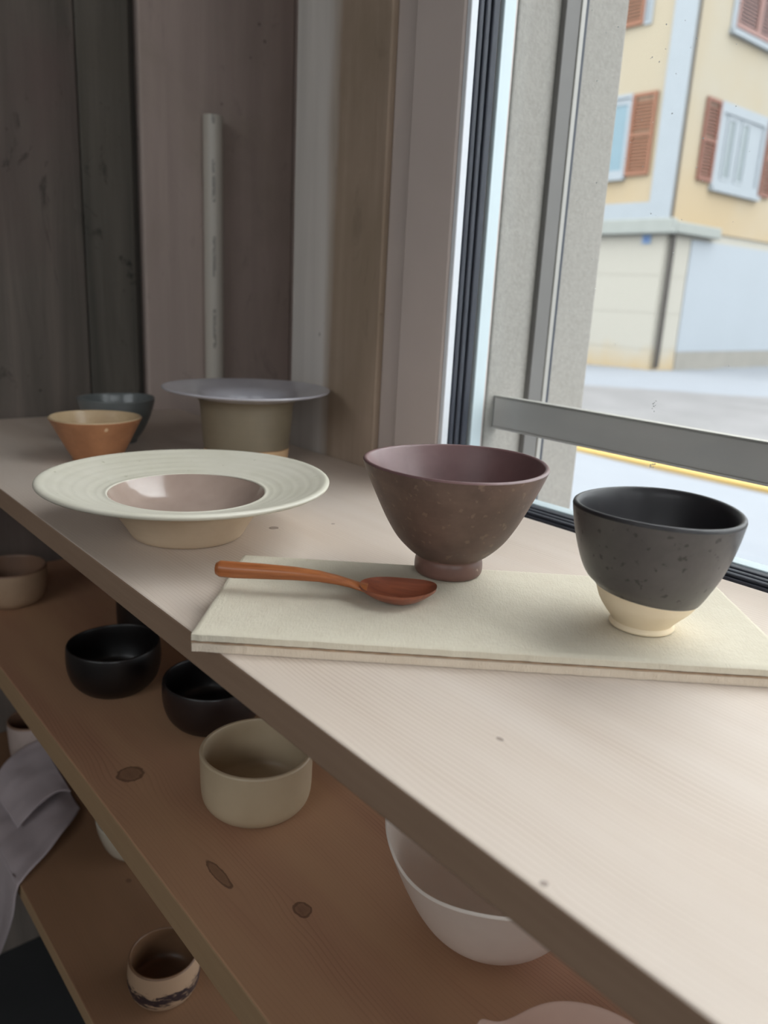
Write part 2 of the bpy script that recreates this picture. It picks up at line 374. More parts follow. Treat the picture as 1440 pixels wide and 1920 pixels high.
def board(x0, x1, y0, y1, z1, th, m, me):
    o = shelf.location
    bm = bmesh.new(); addbox(bm, P(x0+0.06, y0, z1-th)-o, P(x1, y1, z1)-o, 0)
    b = link('shelf_board', bm, m, shelf)
    bm = bmesh.new(); addbox(bm, P(x0, y0, z1-th)-o, P(x0+0.06, y1, z1)-o, 0.0012, 2)
    e = link('front_lipping', bm, me, b)
    return b
def board1(x0, x1, y0, y1, z1, th, m, me):
    o = shelf.location
    bm = bmesh.new(); addbox(bm, P(x0, y0, z1-th)-o, P(x1, y1, z1)-o, 0.0014, 2)
    bm.normal_update()
    for f in bm.faces:
        c = f.calc_center_median()
        if f.normal.x < -0.75: f.material_index = 1
    b = link('shelf_board', bm, [m, me], shelf)
    return b
BY0, BY1 = -5.0, 6.015
# object coordinates of the grain are counted from the unit's own origin, so the boards keep it at world zero
shelf.location = (0, 0, 0)
board1(0.992, 2.896, BY0, BY1, -1.0, 0.105, pine_top, edge_top)
board1(1.015, 2.90, BY0, BY1, -2.12, 0.15, pine_mid, edge_mid)
board1(0.985, 2.90, BY0, BY1, -3.45, 0.11, pine_low, edge_mid)
for (x0, y0) in ((1.1, BY0+0.05), (2.66, BY0+0.05), (2.66, 5.8)):
    for z0, z1 in ((FZ, -3.561), (-3.449, -2.271), (-2.119, -1.106)):
        ubox('leg', (x0, y0, z0), (x0+0.2, y0+0.2, z1), post_m, shelf, 0.002)

# ------------------------------------------------------------------ pots on the top shelf
def pot(name, label, cat, x, y, z, group=None, rz=0):
    o = empty(name, P(x, y, z)+Vector((0, 0, 0.0006 if z > -3 and z < -2 or z < -3 else 0.0002)), rz); tag(o, label, cat, group); return o

# wide cream dish
m_brim = mat_ceramic('glaze_cream_green', (222, 217, 203), (210, 205, 188), 14, 0.5, speck=(176, 172, 150), speck_scale=150, speck_thr=0.72, bump=0.12, coat=0.12)
m_well = mat_ceramic('glaze_pinkish_glossy', (178, 158, 146), (150, 130, 120), 10, 0.16, speck=(232, 226, 220), speck_scale=70, speck_thr=0.74, coat=0.7, bump=0.05, speck_amt=0.5)
m_cream_clay = mat_ceramic('clay_cream', (204, 184, 158), (190, 168, 142), 16, 0.7, bump=0.12, throw=0.4)
d = pot('wide_rimmed_dish', 'cream dish with very wide flat rim and a small glossy pinkish well', 'dish', 1.428, 2.895, -1)
def ringsurf(a, r, z, t): return r, z + 0.0012*math.sin(r*150)*(1 if r > 0.33 else 0)
lathe('wall', [(0.0, 0.03), (0.17, 0.03), (0.20, 0.0), (0.215, 0.0), (0.228, 0.012), (0.25, 0.05), (0.285, 0.105), (0.305, 0.14), (0.33, 0.158)], m_cream_clay, d, wob=(0.003, 0, 0.4))
lathe('brim', [(0.33, 0.158), (0.44, 0.186), (0.55, 0.214), (0.573, 0.224), (0.579, 0.234), (0.572, 0.241), (0.555, 0.239), (0.50, 0.222), (0.44, 0.205), (0.38, 0.190), (0.335, 0.181), (0.318, 0.182), (0.312, 0.178)], m_brim, d, 128, (0.003, 0.003, 0.4), rimwave=ringsurf)
lathe('well', [(0.312, 0.178), (0.305, 0.165), (0.285, 0.135), (0.24, 0.09), (0.17, 0.062), (0.08, 0.052), (0.0, 0.05)], m_well, d, 96, (0.003, 0, 0.4))

# grey flared vessel
m_fl_top = mat_ceramic('glaze_blue_grey', (190, 188, 194), (166, 164, 172), 12, 0.28, coat=0.35, bump=0.05)
m_fl_body = mat_ceramic('glaze_olive_brown', (136, 124, 104), (114, 103, 84), 8, 0.5, throw=0.8, bump=0.2, line=(0.085*U, 0.0006, 0.0, 0.04), low=(226, 188, 146), coat=0.1)
v = pot('flared_vessel', 'tall olive-brown vessel with wide flat blue-grey rim and bare clay foot', 'vessel', 2.372, 4.03, -1)
lathe('body', [(0.0, 0.02), (0.2, 0.02), (0.225, 0.0), (0.238, 0.002), (0.243, 0.03), (0.252, 0.12), (0.262, 0.24), (0.268, 0.32), (0.275, 0.355), (0.30, 0.378)], m_fl_body, v, wob=(0.004, 0, 1))
lathe('brim', [(0.30, 0.378), (0.38, 0.398), (0.46, 0.414), (0.478, 0.421), (0.482, 0.428), (0.474, 0.433), (0.44, 0.428), (0.36, 0.412), (0.28, 0.394), (0.24, 0.37), (0.225, 0.33), (0.222, 0.2), (0.21, 0.07), (0.17, 0.045), (0.0, 0.04)], m_fl_top, v, 112, (0.003, 0.002, 1))

# orange-tan bowl
m_tan = mat_ceramic('glaze_tan_orange', (174, 120, 82), (142, 94, 62), 26, 0.45, speck=(216, 186, 150), speck_scale=90, speck_thr=0.7, coat=0.2, bump=0.12)
m_tan_in = mat_ceramic('glaze_tan_inside', (206, 182, 146), (180, 152, 118), 18, 0.4, coat=0.3, bump=0.06)
t_ = pot('tan_bowl', 'small orange-tan bowl with pale inside, behind the wide cream dish', 'bowl', 1.63, 4.43, -1)
lathe('body', [(0, 0.02), (0.1, 0.02), (0.115, 0), (0.132, 0), (0.138, 0.02), (0.165, 0.07), (0.205, 0.15), (0.235, 0.21), (0.249, 0.236), (0.25, 0.243)], m_tan, t_, wob=(0.006, 0.002, 2))
lathe('inside', [(0.25, 0.243), (0.243, 0.248), (0.236, 0.243), (0.22, 0.205), (0.18, 0.13), (0.13, 0.07), (0.07, 0.045), (0, 0.04)], m_tan_in, t_, wob=(0.006, 0.002, 2))
m_bg = mat_ceramic('glaze_slate', (108, 112, 112), (84, 90, 90), 16, 0.35, coat=0.3, bump=0.08)
g_ = pot('slate_bowl', 'slate-grey bowl standing behind the orange-tan bowl', 'bowl', 1.94, 4.90, -1)
lathe('body', [(0, 0.02), (0.09, 0.02), (0.1, 0), (0.116, 0), (0.122, 0.02), (0.16, 0.07), (0.2, 0.15), (0.226, 0.225), (0.235, 0.268), (0.236, 0.276)], m_bg, g_, wob=(0.01, 0.004, 0.5))
lathe('inside', [(0.236, 0.276), (0.23, 0.281), (0.222, 0.274), (0.205, 0.21), (0.17, 0.12), (0.1, 0.06), (0, 0.045)], m_bg, g_, wob=(0.01, 0.004, 0.5))

# clay slab in two torn layers
def mat_slab(name, a, b, f=1.0):
    s = NT(name); o = s.tc.outputs['Object']
    n1 = s.noise(s.mapping((60, 60, 60)), 1.2, 5, 0.7); n2 = s.noise(s.mapping((900, 220, 400), (0, 0, 0.6)), 1.0, 4, 0.6)
    sp = s.ramp(s.noise(o, 420, 2), [(0.76, G(0)), (0.8, G(1))])
    c = s.mix(n1, lin(a), lin(b)); c = s.mix(s.math('MULTIPLY', sp, 0.35), c, lin((120, 104, 84)))
    s.col(c); s.rough(0.9); s.bump(s.math('ADD', n2, s.math('MULTIPLY', s.noise(o, 330, 5, 0.7), 1.0)), 0.5*f, 0.0007); return s.m
m_slab = mat_slab('bisque_slab', (214, 206, 188), (200, 190, 170)); m_slab2 = mat_slab('bisque_slab_edge', (220, 206, 188), (204, 188, 168), 1.4)
m_seam = mat_plain('iron_seam', (206, 172, 140), 0.9, var=0.25, scale=120)
slab_org = P(0.931, 1.881, -1)+Vector((0, 0, 0.0003))
slab = empty('clay_slab', slab_org, math.atan2(-1.141, 1.26)); tag(slab, 'off-white rough clay slab lying on the top shelf under spoon and two cups', 'slab')
def slab_layer(name, L, Wd, z0, z1, m, seed, amp, inset=0.0, smo=0.0, parent=slab, dz=0.0015):
    nx, ny = 200, 60; bm = bmesh.new()
    def edgeoff(k, s): return amp*(noise.noise(Vector((k*26, s*7+seed, seed))) + 0.6*noise.noise(Vector((k*90, s*3, seed))))*U
    top = [[None]*(ny+1) for _ in range(nx+1)]; bot = [[None]*(ny+1) for _ in range(nx+1)]
    for i in range(nx+1):
        for j in range(ny+1):
            u, v_ = i/nx, j/ny
            x = inset*U + u*(L-2*inset)*U; y = inset*U + v_*(Wd-2*inset)*U
            if j == 0: y += edgeoff(u*L*0.6, 1)
            if j == ny: y += edgeoff(u*L*0.6, 2)
            if i == 0: x += edgeoff(v_*Wd*0.6, 3)
            if i == nx: x += edgeoff(v_*Wd*0.6, 4)
            h = noise.noise(Vector((x*9, y*9, seed)))*dz*U*1.0 + noise.noise(Vector((x*60, y*60, seed)))*dz*0.4*U
            e = min(i, nx-i, j, ny-j)
            drop = 0.006*U if e == 0 else 0
            top[i][j] = bm.verts.new((x, y, z1*U+h-drop)); bot[i][j] = bm.verts.new((x, y, z0*U))
    for i in range(nx):
        for j in range(ny):
            bm.faces.new((top[i][j], top[i+1][j], top[i+1][j+1], top[i][j+1]))
            bm.faces.new((bot[i][j], bot[i][j+1], bot[i+1][j+1], bot[i+1][j]))
    for i in range(nx):
        bm.faces.new((bot[i][0], bot[i+1][0], top[i+1][0], top[i][0])); bm.faces.new((top[i][ny], top[i+1][ny], bot[i+1][ny], bot[i][ny]))
    for j in range(ny):
        bm.faces.new((top[0][j], top[0][j+1], bot[0][j+1], bot[0][j])); bm.faces.new((bot[nx][j], bot[nx][j+1], top[nx][j+1], top[nx][j]))
    return link(name, bm, m, parent, smooth=True, auto=40)
SL, SW = 1.70, 0.69
slab_layer('lower_layer', SL, SW, 0.0, 0.030, m_slab2, 3, 0.0030, 0.0005)
slab_layer('seam', SL, SW, 0.0302, 0.0328, m_seam, 9, 0.0030, -0.0006, 1.0)
slab_layer('upper_layer', SL, SW, 0.0330, 0.058, m_slab, 5, 0.0030)

ZS = -0.9395
# footed red-brown bowl
m_rb = mat_ceramic('clay_red_brown', (112, 89, 78), (86, 67, 59), 30, 0.55, speck=(150, 124, 106), speck_scale=190, speck_thr=0.62, bump=0.3, throw=0.6, coat=0.05, speck_amt=0.35)
m_rbf = mat_ceramic('clay_red_brown_foot', (116, 84, 74), (98, 70, 62), 30, 0.45, speck=(170, 146, 130), speck_scale=120, speck_thr=0.73, bump=0.2, coat=0.12)
m_rbi = mat_ceramic('glaze_plum', (116, 88, 88), (94, 68, 68), 14, 0.42, bump=0.08, coat=0.15, speck=(60, 40, 40), speck_scale=90, speck_thr=0.76)
b_ = pot('footed_bowl', 'red-brown bowl on a narrow foot, standing on the slab behind the spoon', 'bowl', 1.907, 1.852, ZS)
lathe('body', [(0.116, 0.066), (0.124, 0.070), (0.150, 0.090), (0.190, 0.132), (0.224, 0.185), (0.252, 0.240), (0.280, 0.300), (0.303, 0.352), (0.315, 0.384), (0.318, 0.394)], m_rb, b_, wob=(0.005, 0.003, 0.9))
lathe('inside', [(0.318, 0.394), (0.313, 0.400), (0.304, 0.398), (0.297, 0.385), (0.27, 0.32), (0.235, 0.245), (0.19, 0.17), (0.13, 0.115), (0.06, 0.095), (0, 0.09)], m_rbi, b_, wob=(0.005, 0.003, 0.9))
lathe('foot', [(0, 0.03), (0.085, 0.03), (0.095, 0.0), (0.108, 0.0), (0.116, 0.006), (0.120, 0.02), (0.119, 0.045), (0.115, 0.060), (0.116, 0.066)], m_rbf, b_, wob=(0.006, 0, 0.9))

# two-tone dark cup
m_dk = mat_ceramic('glaze_charcoal_matt', (84, 80, 78), (66, 63, 62), 22, 0.42, speck=(40, 36, 35), speck_scale=210, speck_thr=0.635, bump=0.3, coat=0.12, speck_amt=0.8)
m_dki = mat_ceramic('glaze_black_inside', (38, 36, 39), (28, 26, 29), 12, 0.5, bump=0.05, coat=0.06)
m_bare = mat_ceramic('clay_bare_cream', (232, 216, 188), (222, 204, 174), 20, 0.7, bump=0.1)
c_ = pot('two_tone_cup', 'charcoal cup with bare cream clay base standing on the slab near window', 'cup', 2.079, 1.182, ZS)
GZ = 0.106
def glz(a, r, z, t):
    k = math.exp(-((z-GZ)/0.035)**2) if z > 0.03 else 0
    return r, z + k*(0.016*(-0.766*math.cos(a)+0.64*math.sin(a)) + 0.006)
bm_lower = [(0.090, 0.018), (0.097, 0.028), (0.114, 0.048), (0.136, 0.074), (0.147, GZ-0.012), (0.1535, GZ)]
lathe('lower_body', bm_lower, m_bare, c_, wob=(0.004, 0.0, 0.2), seg=128, rimwave=glz)
lathe('glazed_body', [(0.1535, GZ), (0.1575, GZ+0.004), (0.176, 0.140), (0.201, 0.190), (0.220, 0.245), (0.234, 0.300), (0.2425, 0.345), (0.2455, 0.366)], m_dk, c_, wob=(0.004, 0.004, 0.2), seg=128, rimwave=glz)
lathe('inside', [(0.2455, 0.366), (0.243, 0.374), (0.236, 0.377), (0.228, 0.371), (0.22, 0.35), (0.205, 0.27), (0.175, 0.18), (0.13, 0.11), (0.07, 0.08), (0, 0.075)], m_dki, c_, wob=(0.004, 0.004, 0.2), seg=128)
lathe('foot', [(0, 0.012), (0.072, 0.012), (0.08, 0), (0.092, 0), (0.0965, 0.004), (0.0955, 0.010), (0.090, 0.018)], m_bare, c_, wob=(0.004, 0, 0.2))

# wooden spoon
def mat_spoon(name, a, b, ang):
    s = NT(name)
    g = s.noise(s.mapping((9, 260, 260), (0, 0, ang)), 1.0, 4, 0.6, 0.4)
    s.col(s.mix(s.ramp(g, [(0.35, G(0)), (0.65, G(1))]), lin(a), lin(b))); s.rough(0.38); s.b.inputs['Coat Weight'].default_value = 0.15
    s.bump(g, 0.08, 0.0005); return s.m
m_sph = mat_spoon('cherry_wood_handle', (174, 106, 60), (142, 80, 42), 0); m_spb = mat_spoon('cherry_wood_bowl', (142, 80, 56), (114, 62, 44), 0)
sd = Vector((0.714, -0.700, 0)).normalized()
sp0 = P(1.150, 2.140, ZS)
spoon = empty('wooden_spoon', sp0, math.atan2(sd.y, sd.x)); tag(spoon, 'small reddish-brown wooden spoon lying on the clay slab', 'spoon')
# local x runs along the handle, y to the far side, lengths in measured units
def loft(name, secs, m, parent, n=20):
    bm = bmesh.new(); rs = []
    for (x, y, z, ry, rz_, e) in secs:
        ring = []
        for k in range(n):
            a = 2*math.pi*k/n; ca, sa = math.cos(a), math.sin(a)
            yy = math.copysign(abs(ca)**e, ca)*ry; zz = math.copysign(abs(sa)**e, sa)*rz_
            ring.append(bm.verts.new((x*U, (y+yy)*U, (z+zz)*U)))
        rs.append(ring)
    for A, B in zip(rs, rs[1:]):
        for k in range(n): bm.faces.new((A[k], A[(k+1) % n], B[(k+1) % n], B[k]))
    bm.faces.new(rs[0][::-1]); bm.faces.new(rs[-1])
    return link(name, bm, m, parent, smooth=True, auto=60)
hs = []
keys = [(-0.004, 0, 0.068, 0.007, 0.007), (0.0, 0, 0.068, 0.019, 0.019), (0.012, 0, 0.068, 0.0245, 0.026), (0.06, 0, 0.067, 0.0250, 0.0265), (0.15, 0, 0.069, 0.0235, 0.0245), (0.25, 0, 0.070, 0.0215, 0.0215), (0.33, 0, 0.067, 0.0190, 0.0180), (0.39, 0, 0.059, 0.0175, 0.0150), (0.43, 0, 0.051, 0.0185, 0.0125), (0.462, 0, 0.043, 0.026, 0.0105), (0.485, 0, 0.0385, 0.036, 0.0085)]
for a, b in zip(keys, keys[1:]):
    for k in range(4):
        t = k/4; hs.append(tuple(a[i]+(b[i]-a[i])*t for i in range(5)) + (0.9,))
hs.append(keys[-1]+(0.9,))
loft('handle', hs, m_sph, spoon)
def spoon_bowl():
    bm = bmesh.new(); NA, NR = 56, 10
    cxb, L2, W2 = 0.583, 0.122, 0.088
    def outline(a):
        ca, sa = math.cos(a), math.sin(a)
        x = L2*ca; y = W2*sa*(1.0)
        if ca > 0: x = L2*ca*(1.0+0.0*sa); 
        # leaf shaped: pointed tip offset to the far side
        tip = max(0.0, ca)**3
        y = W2*(math.copysign(abs(sa)**0.88, sa)) + 0.042*max(0.0, ca)**1.6
        return cxb+x, y
    def depth(f): return 0.046*(1-f*f)
    top, bot = [], []
    for s_, lst in ((0, top), (1, bot)):
        for r in range(NR+1):
            f = r/NR; ring = []
            if r == 0:
                zc = 0.050-0.040 + (-0.008 if s_ else 0.002)
                lst.append([bm.verts.new((cxb*U, 0, zc*U))]); continue
            for k in range(NA):
                a = 2*math.pi*k/NA; ox, oy = outline(a)
                x = cxb+(ox-cxb)*f; y = oy*f
                zr = 0.050 - 0.004*math.cos(a)
                z = zr - 0.040*(1-f**2.4)
                if s_: z = zr - 0.010*(1-0.0*f) - 0.040*(1-f**2.6)*1.0
                if s_: x = cxb+(x-cxb)*0.985; y *= 0.985; z = max(z, 0.0005)
                else: z = max(z, 0.009)
                ring.append(bm.verts.new((x*U, y*U, z*U)))
            lst.append(ring)
    for lst in (top, bot):
        for A, B in zip(lst, lst[1:]):
            for k in range(NA):
                j = (k+1) % NA
                if len(A) == 1: bm.faces.new((A[0], B[k], B[j]))
                else: bm.faces.new((A[k], B[k], B[j], A[j]))
    for k in range(NA):
        j = (k+1) % NA; bm.faces.new((top[-1][k], bot[-1][k], bot[-1][j], top[-1][j]))
    return link('spoon_bowl', bm, m_spb, spoon, smooth=True, auto=50)
spoon_bowl()

# ------------------------------------------------------------------ pots on the middle shelf
ZM = -2.12
m_mug = mat_ceramic('glaze_cream_mug', (190, 173, 146), (176, 158, 130), 12, 0.45, bump=0.08, coat=0.15, speck=(150, 128, 100), speck_scale=170, speck_thr=0.76)
q = pot('cream_straight_bowl', 'cream straight-sided bowl alone at the front of the middle shelf', 'bowl', 1.542, 2.528, ZM)
lathe('body', [(0, 0.012), (0.15, 0.012), (0.165, 0.0), (0.185, 0.002), (0.205, 0.016), (0.224, 0.045), (0.232, 0.09), (0.234, 0.17), (0.236, 0.235), (0.237, 0.252)], m_mug, q, wob=(0.004, 0.003, 0.3))
lathe('inside', [(0.237, 0.252), (0.234, 0.259), (0.226, 0.261), (0.219, 0.254), (0.215, 0.2), (0.211, 0.09), (0.195, 0.045), (0.14, 0.03), (0, 0.028)], m_mug, q, wob=(0.004, 0.003, 0.3))
m_blk = mat_ceramic('glaze_black_brown', (18, 14, 14), (13, 10, 11), 12, 0.42, bump=0.08, coat=0.12)
m_blk2 = mat_ceramic('glaze_dark_brown', (38, 26, 24), (28, 20, 19), 12, 0.4, bump=0.1, coat=0.15)
q = pot('black_rounded_bowl', 'black rounded bowl on the middle shelf, left of the other dark bowl', 'bowl', 1.455, 3.85, ZM)
lathe('body', [(0, 0.012), (0.13, 0.012), (0.145, 0), (0.165, 0), (0.182, 0.01), (0.217, 0.05), (0.236, 0.10), (0.244, 0.155), (0.243, 0.215), (0.240, 0.242)], m_blk, q, wob=(0.005, 0.003, 0.6))
lathe('inside', [(0.240, 0.242), (0.236, 0.250), (0.229, 0.247), (0.225, 0.21), (0.222, 0.12), (0.195, 0.05), (0.13, 0.03), (0, 0.028)], m_blk, q, wob=(0.005, 0.003, 0.6))
q = pot('dark_brown_bowl', 'dark brown straight bowl on middle shelf, part hidden behind top shelf edge', 'bowl', 1.72, 3.242, ZM)
lathe('body', [(0, 0.012), (0.15, 0.012), (0.165, 0), (0.188, 0), (0.202, 0.012), (0.226, 0.045), (0.242, 0.09), (0.249, 0.14), (0.249, 0.195), (0.245, 0.222)], m_blk2, q, wob=(0.004, 0.002, 1.2))
lathe('inside', [(0.245, 0.222), (0.241, 0.230), (0.234, 0.227), (0.230, 0.2), (0.226, 0.1), (0.2, 0.045), (0.13, 0.03), (0, 0.028)], m_blk, q, wob=(0.004, 0.002, 1.2))
q = pot('dark_tall_vase', 'tall near-black cylinder vase behind the black rounded bowl, under the shelf edge', 'vase', 1.93, 4.47, ZM)
lathe('body', [(0, 0.012), (0.14, 0.012), (0.155, 0), (0.175, 0), (0.19, 0.015), (0.2, 0.06), (0.2, 0.4), (0.196, 0.6), (0.188, 0.68)], m_blk, q)
lathe('inside', [(0.188, 0.68), (0.182, 0.687), (0.174, 0.68), (0.178, 0.5), (0.178, 0.1), (0.15, 0.04), (0, 0.035)], m_blk, q)
m_lb = mat_ceramic('glaze_beige_bowl', (176, 150, 124), (156, 130, 106), 12, 0.5, bump=0.08, coat=0.1)
m_lbi = mat_ceramic('glaze_beige_inside', (134, 104, 84), (112, 86, 70), 12, 0.45, bump=0.06)
q = pot('beige_low_bowl', 'beige low bowl at the far left end of the middle shelf', 'bowl', 1.346, 5.354, ZM)
lathe('body', [(0, 0.012), (0.13, 0.012), (0.14, 0), (0.165, 0), (0.180, 0.01), (0.205, 0.04), (0.222, 0.1), (0.230, 0.18), (0.232, 0.238)], m_lb, q)
lathe('inside', [(0.232, 0.238), (0.227, 0.247), (0.219, 0.242), (0.214, 0.18), (0.205, 0.09), (0.17, 0.045), (0, 0.03)], m_lbi, q)
# big wavy white bowl, part hidden by the top shelf
m_white = mat_ceramic('porcelain_white', (224, 208, 196), (214, 196, 184), 10, 0.55, bump=0.05, coat=0.05)
m_white_in = mat_ceramic('porcelain_white_lit_inside', (240, 230, 220), (234, 222, 210), 10, 0.5, bump=0.04)  # lighter than the outside: window light in the bowl put into the colour
m_pink = mat_ceramic('porcelain_pinkish', (204, 172, 156), (190, 158, 142), 10, 0.55, bump=0.05)
def wavy(amp, ph, n=3):
    def f(a, r, z, t):
        k = t**2.2
        return r*(1+0.05*math.sin(n*a+ph)*k), z + amp*k*math.sin(n*a+ph)
    return f
q = pot('wavy_white_bowl', 'large white bowl with uneven rim under the near edge of the top shelf', 'bowl', 1.825, 1.44, ZM)
wv1 = wavy(0.03, 2.2, 3)
lathe('body', [(0, 0.008), (0.06, 0.004), (0.10, 0.0), (0.14, 0.006), (0.19, 0.03), (0.24, 0.078), (0.283, 0.145), (0.323, 0.225), (0.358, 0.305), (0.382, 0.365)], m_white, q, 128, rimwave=wv1)
lathe('inside', [(0.382, 0.365), (0.379, 0.371), (0.372, 0.368), (0.345, 0.305), (0.308, 0.24), (0.26, 0.185), (0.20, 0.14), (0.14, 0.115), (0.08, 0.105), (0, 0.10)], m_white_in, q, 128, rimwave=wv1)
q = pot('wavy_pink_dish', 'pinkish dish with wavy rim at the bottom edge of the middle shelf', 'dish', 1.43, 0.75, ZM)
def wv2(a, r, z, t):
    k = max(0.0, t)**2
    g = lambda deg, w_: math.exp(-((math.degrees(a)-deg)/w_)**2)
    return r*(1+0.03*k*g(114, 18)), z + k*(0.105*g(114, 17) - 0.012*g(80, 14) + 0.02*g(250, 30) + 0.012*math.cos(2*(a-0.8)))
lathe('body', [(0, 0.008), (0.08, 0.0), (0.13, 0.004), (0.19, 0.028), (0.245, 0.078), (0.285, 0.133), (0.31, 0.178)], m_pink, q, 128, rimwave=wv2)
lathe('inside', [(0.31, 0.178), (0.307, 0.185), (0.299, 0.182), (0.265, 0.12), (0.215, 0.07), (0.16, 0.04), (0.08, 0.025), (0, 0.022)], m_pink, q, 128, rimwave=wv2)

# ------------------------------------------------------------------ lowest shelf
ZL = -3.45
s = NT('clay_brushed_cup'); o_ = s.tc.outputs['Object']; z_ = s.xyz()['Z']
nn = s.noise(s.mapping((60, 60, 160)), 1.2, 4, 0.6, 1.5)
band = s.math('SUBTRACT', 1.0, s.math('MINIMUM', s.math('MULTIPLY', s.math('ABSOLUTE', s.math('SUBTRACT', z_, 0.082*U)), 1/(0.075*U)), 1.0))
pt = s.ramp(s.math('MULTIPLY', s.math('ADD', nn, 0.15), s.math('POWER', band, 0.4)), [(0.46, G(0)), (0.56, G(1))])
s.col(s.mix(pt, lin((158, 132, 108)), lin((44, 32, 36)))); s.rough(0.5); m_br = s.m
q = pot('brushed_band_cup', 'beige cup with a dark brushed band, front of the lowest shelf', 'cup', 1.345, 3.08, ZL)
lathe('body', [(0, 0.01), (0.11, 0.01), (0.12, 0), (0.142, 0.0), (0.155, 0.012), (0.172, 0.05), (0.178, 0.10), (0.174, 0.16), (0.170, 0.195), (0.169, 0.206)], m_br, q)
lathe('inside', [(0.169, 0.206), (0.165, 0.213), (0.157, 0.209), (0.158, 0.17), (0.163, 0.10), (0.15, 0.05), (0.11, 0.03), (0, 0.025)], mat_ceramic('glaze_brown_inside', (112, 84, 62), (92, 68, 50), 12, 0.4), q)
m_lil = mat_ceramic('glaze_lilac_cup', (176, 160, 154), (160, 144, 138), 10, 0.5)
q = pot('lilac_grey_cup', 'pale lilac-grey cup at the far left of the lowest shelf behind the cloth', 'cup', 1.456, 5.515, ZL)
lathe('body', [(0, 0.01), (0.1, 0.01), (0.11, 0), (0.135, 0.0), (0.146, 0.012), (0.158, 0.06), (0.165, 0.16), (0.168, 0.26), (0.168, 0.318)], m_lil, q)
lathe('inside', [(0.168, 0.318), (0.164, 0.326), (0.156, 0.32), (0.153, 0.2), (0.145, 0.06), (0.11, 0.03), (0, 0.025)], m_lbi, q)
q = pot('pale_glazed_bowl', 'pale grey-green bowl on the lowest shelf beside the cloth corner', 'bowl', 1.66, 4.13, ZL)
m_pg = mat_ceramic('glaze_pale_grey', (190, 182, 166), (166, 160, 146), 10, 0.25, coat=0.5)
lathe('body', [(0, 0.01), (0.1, 0.01), (0.11, 0), (0.13, 0), (0.145, 0.012), (0.19, 0.06), (0.22, 0.13), (0.238, 0.20), (0.244, 0.25)], m_pg, q)
lathe('inside', [(0.244, 0.25), (0.24, 0.257), (0.232, 0.252), (0.21, 0.15), (0.17, 0.08), (0.1, 0.04), (0, 0.03)], m_pg, q)

# folded cloth hanging over the edge of the lowest shelf
s = NT('cloth_lilac_linen'); wv = s.n('ShaderNodeTexWave'); wv.inputs['Scale'].default_value = 600; s.l(s.tc.outputs['Object'], wv.inputs['Vector'])
s.col(s.mix(s.noise(s.tc.outputs['Object'], 12, 3), lin((178, 166, 170)), lin((158, 148, 150)))); s.rough(0.95); s.bump(s.math('ADD', wv.outputs['Fac'], s.noise(s.tc.outputs['Object'], 400, 3)), 0.2, 0.0006); m_cloth = s.m
def cloth(name, rows, parent, seed, nu=40, sub=8, amp=0.02, th=0.0012):
    """rows: list of polylines' end points (near, far) from the shelf down to the hem, measured units"""
    bm = bmesh.new(); grid = []
    def cr(a, b, c, d, t): return 0.5*((2*b)+(-a+c)*t+(2*a-5*b+4*c-d)*t*t+(-a+3*b-3*c+d)*t**3)
    R_ = [(Vector(a), Vector(b)) for a, b in rows]; nr = len(R_)
    for i in range(nr-1):
        for k in range(sub + (1 if i == nr-2 else 0)):
            t = k/sub
            A = cr(*[R_[min(max(i+q_, 0), nr-1)][0] for q_ in (-1, 0, 1, 2)], t); B = cr(*[R_[min(max(i+q_, 0), nr-1)][1] for q_ in (-1, 0, 1, 2)], t)
            row = []
            for j in range(nu+1):
                u = j/nu; p = A.lerp(B, u); w_ = (i+t)/(nr-1)
                hang = max(0.0, min(1.0, (-3.44-p.z)/0.3))
                f = amp*(math.sin(u*11+seed+w_*2.0) + 0.5*math.sin(u*23+seed*2-w_*3))
                if hang > 0: p.x = min(p.x - f*hang - amp*1.2*hang, 0.975)
                if hang < 1: p.z += (abs(f)*0.5 + 0.012*noise.noise(p*6))*(1-hang)
                if p.x > 0.97: p.z = max(p.z, -3.443)
                row.append(bm.verts.new(P(*p)))
            grid.append(row)
    for a, b in zip(grid, grid[1:]):
        for j in range(nu): bm.faces.new((a[j], a[j+1], b[j+1], b[j]))
    o = link(name, bm, m_cloth, parent, smooth=True)
    md = o.modifiers.new('thickness', 'SOLIDIFY'); md.thickness = th; md.offset = 1
    return o
cl = empty('folded_cloth'); tag(cl, 'pale lilac linen cloth draped over the front of the lowest shelf', 'cloth')
cloth('lower_fold', [((1.50, 4.70, -3.43), (1.50, 5.32, -3.40)), ((1.36, 4.52, -3.40), (1.40, 5.28, -3.37)), ((1.16, 4.36, -3.42), (1.15, 5.2, -3.40)), ((1.0, 4.24, -3.435), (1.0, 5.14, -3.43)), ((0.965, 4.235, -3.50), (0.965, 5.14, -3.50)), ((0.955, 4.30, -3.72), (0.955, 5.16, -3.72)), ((0.95, 4.62, -4.18), (0.95, 5.20, -4.18)), ((0.95, 4.98, -4.62), (0.95, 5.22, -4.66))], cl, 1.0, amp=0.009)
cloth('upper_fold', [((1.47, 4.78, -3.33), (1.46, 5.34, -3.22)), ((1.38, 4.78, -3.30), (1.34, 5.34, -3.24)), ((1.22, 4.72, -3.33), (1.18, 5.26, -3.28)), ((1.10, 4.68, -3.385), (1.08, 5.2, -3.37))], cl, 2.4, amp=0.004)

